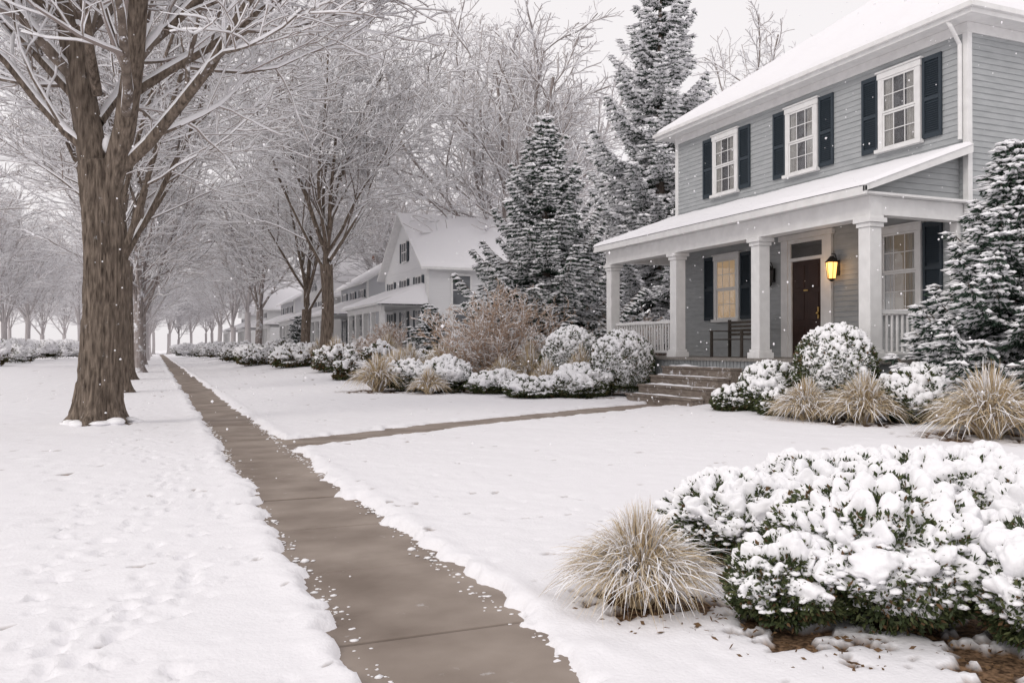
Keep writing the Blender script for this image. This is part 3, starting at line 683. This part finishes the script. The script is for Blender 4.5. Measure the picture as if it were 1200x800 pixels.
Rf.add(V, [(0,3,2,1)]); Rf.add(V, [(0,4,5,3),(1,2,5,4)]); Rf.add(V, [(0,1,4),(2,3,5)])
V = [(11.76,11.70,4.22),(XW-.02,11.70,5.20),(XW-.02,21.93,5.20),(11.76,21.93,4.22)]; V += [(a,b,c-.05) for a,b,c in V]
Rf.add(V, [(0,1,2,3),(7,6,5,4),(0,4,5,1),(1,5,6,2),(2,6,7,3),(3,7,4,0)])
Rf.build("roof_shingles", [M_shingle], parent=H)
S = Geo()
e = .03
snow_sheet(S, [(EX0-e,EY0-e,zr-.0),(EX0-e,EY1+e,zr),(cx,ry1,zp),(cx,ry0,zp)], .10, 160, 80, seed=3)
snow_sheet(S, [(EX0-e,EY0-e,zr),(EX1,EY0-e,zr),(cx+.01,ry0,zp),(cx,ry0,zp)], .10, 100, 60, seed=4)
snow_sheet(S, [(EX0-e,EY1+e,zr),(EX1,EY1+e,zr),(cx+.01,ry1,zp),(cx,ry1,zp)], .10, 60, 40, seed=4)
snow_sheet(S, [(11.72,11.64,4.23),(11.72,21.99,4.23),(XW-.02,21.99,5.22),(XW-.02,11.64,5.22)], .075, 200, 50, seed=5)
S.build("roof_snow", [M_snow], smooth=True, parent=H)
Dk = Geo(); Dk.box(11.92, XW-.02, 11.75, 21.9, FL-.07, FL)
Dk.build("porch_deck", [M_deck], parent=H, bevel=.006)
Sk = Geo(); Sk.box(12.02, XW, 11.85, 21.8, -.1, FL-.072)
for k in range(78): Sk.box(12.0, 12.018, 11.86+k*.127, 11.86+k*.127+.1, 0, FL-.075)
Sk.build("porch_skirt", [M_siding], parent=H)
St = Geo(); nst = 4
for k in range(nst):
    zt = FL*(nst-k)/(nst+1); x1 = 11.918-k*.34; St.box(x1-.36, x1, 15.32, 18.08, zt-.045, zt); St.box(x1-.33, x1-.02, 15.34, 18.06, 0, zt-.047)
St.build("porch_steps", [M_stepm], parent=H, bevel=.006)
Ss = Geo()
for k in range(nst):
    zt = FL*(nst-k)/(nst+1); x1 = 11.918-k*.34
    snow_sheet(Ss, [(x1-.16,15.34,zt-.002),(x1-.16,18.05,zt-.002),(x1-.01,18.05,zt-.002),(x1-.01,15.34,zt-.002)], .02, 90, 10, seed=20+k, amp=.03)
snow_sheet(Ss, [(12.16,18.51,FL+.93),(12.16,21.39,FL+.93),(12.24,21.39,FL+.93),(12.24,18.51,FL+.93)], .025, 60, 7, seed=32)
snow_sheet(Ss, [(12.41,11.96,FL+.93),(14.3,11.96,FL+.93),(14.3,12.04,FL+.93),(12.41,12.04,FL+.93)], .025, 60, 7, seed=33)
Ss.build("step_snow", [M_snow2], smooth=True, parent=H)
def lantern(name, y, lit):
    z = 3.12; g = Geo(); x = XW-.2; k_ = 1.25
    g.box(XW-.045, XW-.017, y-.06, y+.06, z-.15, z+.2, 0); tubes(g, np.array([[(XW-.03,y,z+.15),(XW-.10,y,z+.34),(x,y,z+.35),(x,y,z+.27)]]), np.full((1,4),.014), 0, 6)
    def ring(z0, r0, z1, r1, m):
        a = np.arange(6)/6*6.283; V = [(x+math.cos(q)*r0*k_, y+math.sin(q)*r0*k_, z0) for q in a]+[(x+math.cos(q)*r1*k_, y+math.sin(q)*r1*k_, z1) for q in a]
        g.add(V, [(k, (k+1) % 6, 6+(k+1) % 6, 6+k) for k in range(6)], m)
    ring(z+.15, .13, z+.29, .03, 0); ring(z-.22, .07, z+.145, .105, 1); ring(z-.29, .02, z-.225, .08, 0)
    for k in range(6):
        q = k/6*6.283; tubes(g, np.array([[(x+math.cos(q)*.074*k_, y+math.sin(q)*.074*k_, z-.23), (x+math.cos(q)*.109*k_, y+math.sin(q)*.109*k_, z+.15)]]), np.full((1, 2), .011), 0, 4)
    g.build(name, [M_iron, M_lamp if lit else M_dark], parent=H)
lantern("porch_lantern_lit", 15.2, True); lantern("porch_lantern_unlit", 17.4, False)
pl_ = bpy.data.lights.new("porch_lantern_bulb", 'POINT'); pl_.energy = 6; pl_.color = (1,.62,.3); pl_.shadow_soft_size = .08
po = bpy.data.objects.new("porch_lantern_bulb", pl_); po.location = (XW-.45, 15.2, 3.15); po.parent = H; scene.collection.objects.link(po)
B = empty("porch_bench", (13.3, 17.45, FL)); g = Geo()
for k in range(5): g.box(-.28+k*.11, -.2+k*.11, -.6, .6, .43, .455, 1)
for k in range(4): g.box(.30, .33, -.6, .6, .54+k*.10, .61+k*.10, 1)
for s in (-.6, .6):
    g.box(.27, .34, s-.03, s+.03, 0, .95, 1); g.box(-.28, -.22, s-.03, s+.03, 0, .64, 1); g.box(-.30, .30, s-.04, s+.04, .642, .67, 1)
g.build("bench_frame", [M_iron, M_bench], parent=B, bevel=.004)

# ------------------------------------------------------------------ neighbour houses
def nhouse(name, X0, X1, Ya, Yb, ze, zr_, col, front_gable=True, porch=True, seed=0):
    E = empty(name); zb = .3; wm = flat(name+"_siding", col, .7, .3)
    g = Geo(); g.box(X0, X1, Ya, Yb, 0, ze, 0)
    clap(g, zb+.5, ze, lambda u, z, o: (X0-.002-o, Ya+u*(Yb-Ya), z), .2); clap(g, zb+.5, ze, lambda u, z, o: (X0+u*(X1-X0), Ya-.002-o, z), .2)
    o = .45; s = Geo(); r = Geo(); xm, ym = (X0+X1)/2, (Ya+Yb)/2
    if front_gable:
        g.add([(X0,Ya,ze),(X0,Yb,ze),(X0,ym,zr_)], [(0,1,2)]); g.add([(X1,Ya,ze),(X1,Yb,ze),(X1,ym,zr_)], [(0,1,2)])
        k = (zr_-ze)/(ym-Ya)
        for (a, sg) in ((Ya, -1), (Yb, 1)):
            c = [(X0-o, a+sg*o, ze-k*o), (X1+o, a+sg*o, ze-k*o), (X1+o, ym, zr_), (X0-o, ym, zr_)]
            V = [(p[0], p[1], p[2]+.12) for p in c]+c; r.add(V, [(0,1,2,3),(7,6,5,4),(0,4,5,1),(1,5,6,2),(2,6,7,3),(3,7,4,0)], 1)
            snow_sheet(s, [(p[0], p[1], p[2]+.122) for p in c], .1, 40, 30, seed=seed)
    else:
        g.add([(X0,Ya,ze),(X1,Ya,ze),(xm,Ya,zr_)], [(0,1,2)]); g.add([(X0,Yb,ze),(X1,Yb,ze),(xm,Yb,zr_)], [(0,1,2)])
        k = (zr_-ze)/(xm-X0)
        for (a, sg) in ((X0, -1), (X1, 1)):
            c = [(a+sg*o, Ya-o, ze-k*o), (a+sg*o, Yb+o, ze-k*o), (xm, Yb+o, zr_), (xm, Ya-o, zr_)]
            V = [(p[0], p[1], p[2]+.12) for p in c]+c; r.add(V, [(0,1,2,3),(7,6,5,4),(0,4,5,1),(1,5,6,2),(2,6,7,3),(3,7,4,0)], 1)
            snow_sheet(s, [(p[0], p[1], p[2]+.122) for p in c], .1, 40, 30, seed=seed)
    w = Geo(); gl = Geo(); sh = Geo()
    def fw(yc, z0, z1, wd=.95):
        w.box(X0-.07, X0-.02, yc-wd/2-.1, yc+wd/2+.1, z0-.1, z1+.12, 0); gl.box(X0-.078, X0-.071, yc-wd/2, yc+wd/2, z0, z1, 0)
        w.box(X0-.09, X0-.079, yc-wd/2, yc+wd/2, (z0+z1)/2-.03, (z0+z1)/2+.03, 0); w.box(X0-.088, X0-.0785, yc-.02, yc+.02, z0, z1, 0)
        for sg in (-1, 1): sh.box(X0-.06, X0-.02, *sorted((yc+sg*(wd/2+.12), yc+sg*(wd/2+.5))), z0-.05, z1+.05, 0)
    def sw(xc, z0, z1, wd=.95):
        w.box(xc-wd/2-.1, xc+wd/2+.1, Ya-.07, Ya-.02, z0-.1, z1+.12, 0); gl.box(xc-wd/2, xc+wd/2, Ya-.078, Ya-.071, z0, z1, 0)
        w.box(xc-wd/2, xc+wd/2, Ya-.09, Ya-.079, (z0+z1)/2-.03, (z0+z1)/2+.03, 0)
    nW = 3
    for i in range(nW):
        yc = Ya+(Yb-Ya)*(i+.5)/nW; fw(yc, ze-2.1, ze-.6); fw(yc, 1.7, 3.3)
    if front_gable: fw(ym, ze+.5, ze+1.5, .8)
    for i in range(2): sw(X0+(X1-X0)*(i+.5)/2, ze-2.1, ze-.6); sw(X0+(X1-X0)*(i+.5)/2, 1.7, 3.3)
    for yy in (Ya, Yb): w.box(X0-.03, X0+.1, yy-.03 if yy == Ya else yy-.1, yy+.1 if yy == Ya else yy+.03, .3, ze, 0)
    if porch:
        px = X0-2.4; w.box(px, px+.2, Ya+.2, Yb-.2, 3.2, 3.5, 0); w.box(px-.1, X0, Ya+.1, Yb-.1, 3.502, 3.55, 0)
        for i in range(5): yy = Ya+.4+(Yb-Ya-.8)*i/4; w.box(px, px+.24, yy-.13, yy+.13, .9, 3.2, 0)
        w.box(px-.1, X0, Ya+.1, Yb-.1, .0, .9, 1)
        for i in range(int((Yb-Ya)/.22)): yy = Ya+.3+i*.22; w.box(px+.08, px+.13, yy, yy+.05, .95, 1.7, 0)
        w.box(px+.06, px+.15, Ya+.3, Yb-.3, 1.7, 1.77, 0)
        c = [(px-.35, Ya-.2, 3.5), (px-.35, Yb+.2, 3.5), (X0, Yb-.3, 4.6), (X0, Ya+.3, 4.6)]
        V = [(p[0], p[1], p[2]+.1) for p in c]+c; r.add(V, [(0,1,2,3),(7,6,5,4),(0,4,5,1),(1,5,6,2),(2,6,7,3),(3,7,4,0)], 1)
        r.add([(px-.35, Ya-.2, 3.5), (X0, Ya-.2, 3.5), (X0, Ya+.3, 4.6)], [(0,1,2)], 0)
        snow_sheet(s, [(p[0], p[1], p[2]+.103) for p in c], .09, 50, 20, seed=seed+1)
        snow_sheet(s, [(px-.35, Ya-.25, 3.56), (X0+.01, Ya-.25, 3.56), (X0+.01, Ya+.3, 4.66), (X0, Ya+.3, 4.66)], .07, 20, 12, seed=seed+1)
    if not front_gable or seed % 2:
        ch = Geo(); ch.box(xm+1, xm+1.8, ym-.4, ym+.4, ze, zr_+1.1, 0); ch.build("chimney", [M_brickn], parent=E)
    g.build("walls", [wm], parent=E); r.build("roof", [M_shingle, M_white], parent=E); s.build("roof_snow", [M_snow], smooth=True, parent=E)
    w.build("white_trim", [M_white, M_siding], parent=E); gl.build("windows", [M_win], parent=E); sh.build("shutters", [M_shutter], parent=E)
M_win = mat("neighbour_window_glass", (.10,.105,.115), (.22,.23,.24), .1, 1.5, spec=.8)
M_brickn = mat("chimney_brick", (.17,.09,.07), (.25,.15,.12), .9, 20.)
nhouse("gabled_house", 13, 20.5, 42.5, 51, 5.7, 8.8, (.72,.72,.73), True, True, 2)
nhouse("grey_house", 13.0, 21, 56, 64.5, 5.8, 8.2, (.55,.56,.58), False, True, 5)
nhouse("gabled_house", 12.5, 20.5, 69, 77.5, 5.7, 8.8, (.73,.72,.71), True, True, 7)
nhouse("grey_house", 12.2, 21, 83, 92, 5.9, 8.4, (.66,.66,.68), False, True, 9)
nhouse("gabled_house", 11.5, 20, 98, 107, 5.8, 9.0, (.74,.74,.74), True, True, 11)
nhouse("gabled_house", 11, 20, 114, 123, 5.8, 9.0, (.74,.74,.74), True, True, 15)
nhouse("grey_house", -30, -20, 96, 108, 5.0, 7.4, (.66,.66,.68), False, False, 13)

# falling snow
g = Geo(); n = 3000
dd = rng.uniform(3.5, 26, n); aa = R(22.7)+rng.uniform(-.65, .65, n)
C = np.stack([np.sin(aa)*dd, np.cos(aa)*dd, rng.uniform(.1, 11, n)], 1)
r_ = rng.uniform(.006, .015, n)*np.where(dd < 8, .45, 1.)
blobs(g, C, r_, 0, OCT, .2); g.build("falling_snow", [M_snowt])

# ------------------------------------------------------------------ world, sun, camera
w = bpy.data.worlds.new("World"); scene.world = w; w.use_nodes = True; N = w.node_tree.nodes; Lk = w.node_tree.links
bg = N["Background"]; sky = N.new("ShaderNodeTexSky"); sky.sky_type = 'NISHITA'; sky.sun_disc = False
sky.sun_elevation = R(40); sky.sun_rotation = R(240); sky.dust_density = 3; sky.air_density = 1.
hs = N.new("ShaderNodeHueSaturation"); hs.inputs["Saturation"].default_value = .1; Lk.new(sky.outputs[0], hs.inputs["Color"])
mx = N.new("ShaderNodeMix"); mx.data_type = 'RGBA'; mx.inputs[0].default_value = .78; Lk.new(hs.outputs[0], mx.inputs[6]); mx.inputs[7].default_value = (9.2, 8.8, 8.9, 1)
Lk.new(mx.outputs[2], bg.inputs["Color"]); bg.inputs["Strength"].default_value = .117
sl = bpy.data.lights.new("sun", 'SUN'); sl.energy = .85; sl.angle = R(18); sl.color = (1, .94, .87)
so = bpy.data.objects.new("sun", sl); so.rotation_euler = (R(54), 0, R(-60)); scene.collection.objects.link(so)
cd = bpy.data.cameras.new("camera"); cd.lens = 30; cd.sensor_width = 36; cd.clip_end = 1500; cd.clip_start = .05
co = bpy.data.objects.new("camera", cd); co.location = (0, 0, 1.3); co.rotation_euler = (R(90.46), 0, R(-22.7)); scene.collection.objects.link(co); scene.camera = co
scene.view_settings.view_transform = 'Standard'; scene.view_settings.look = 'None'; scene.view_settings.exposure = 0
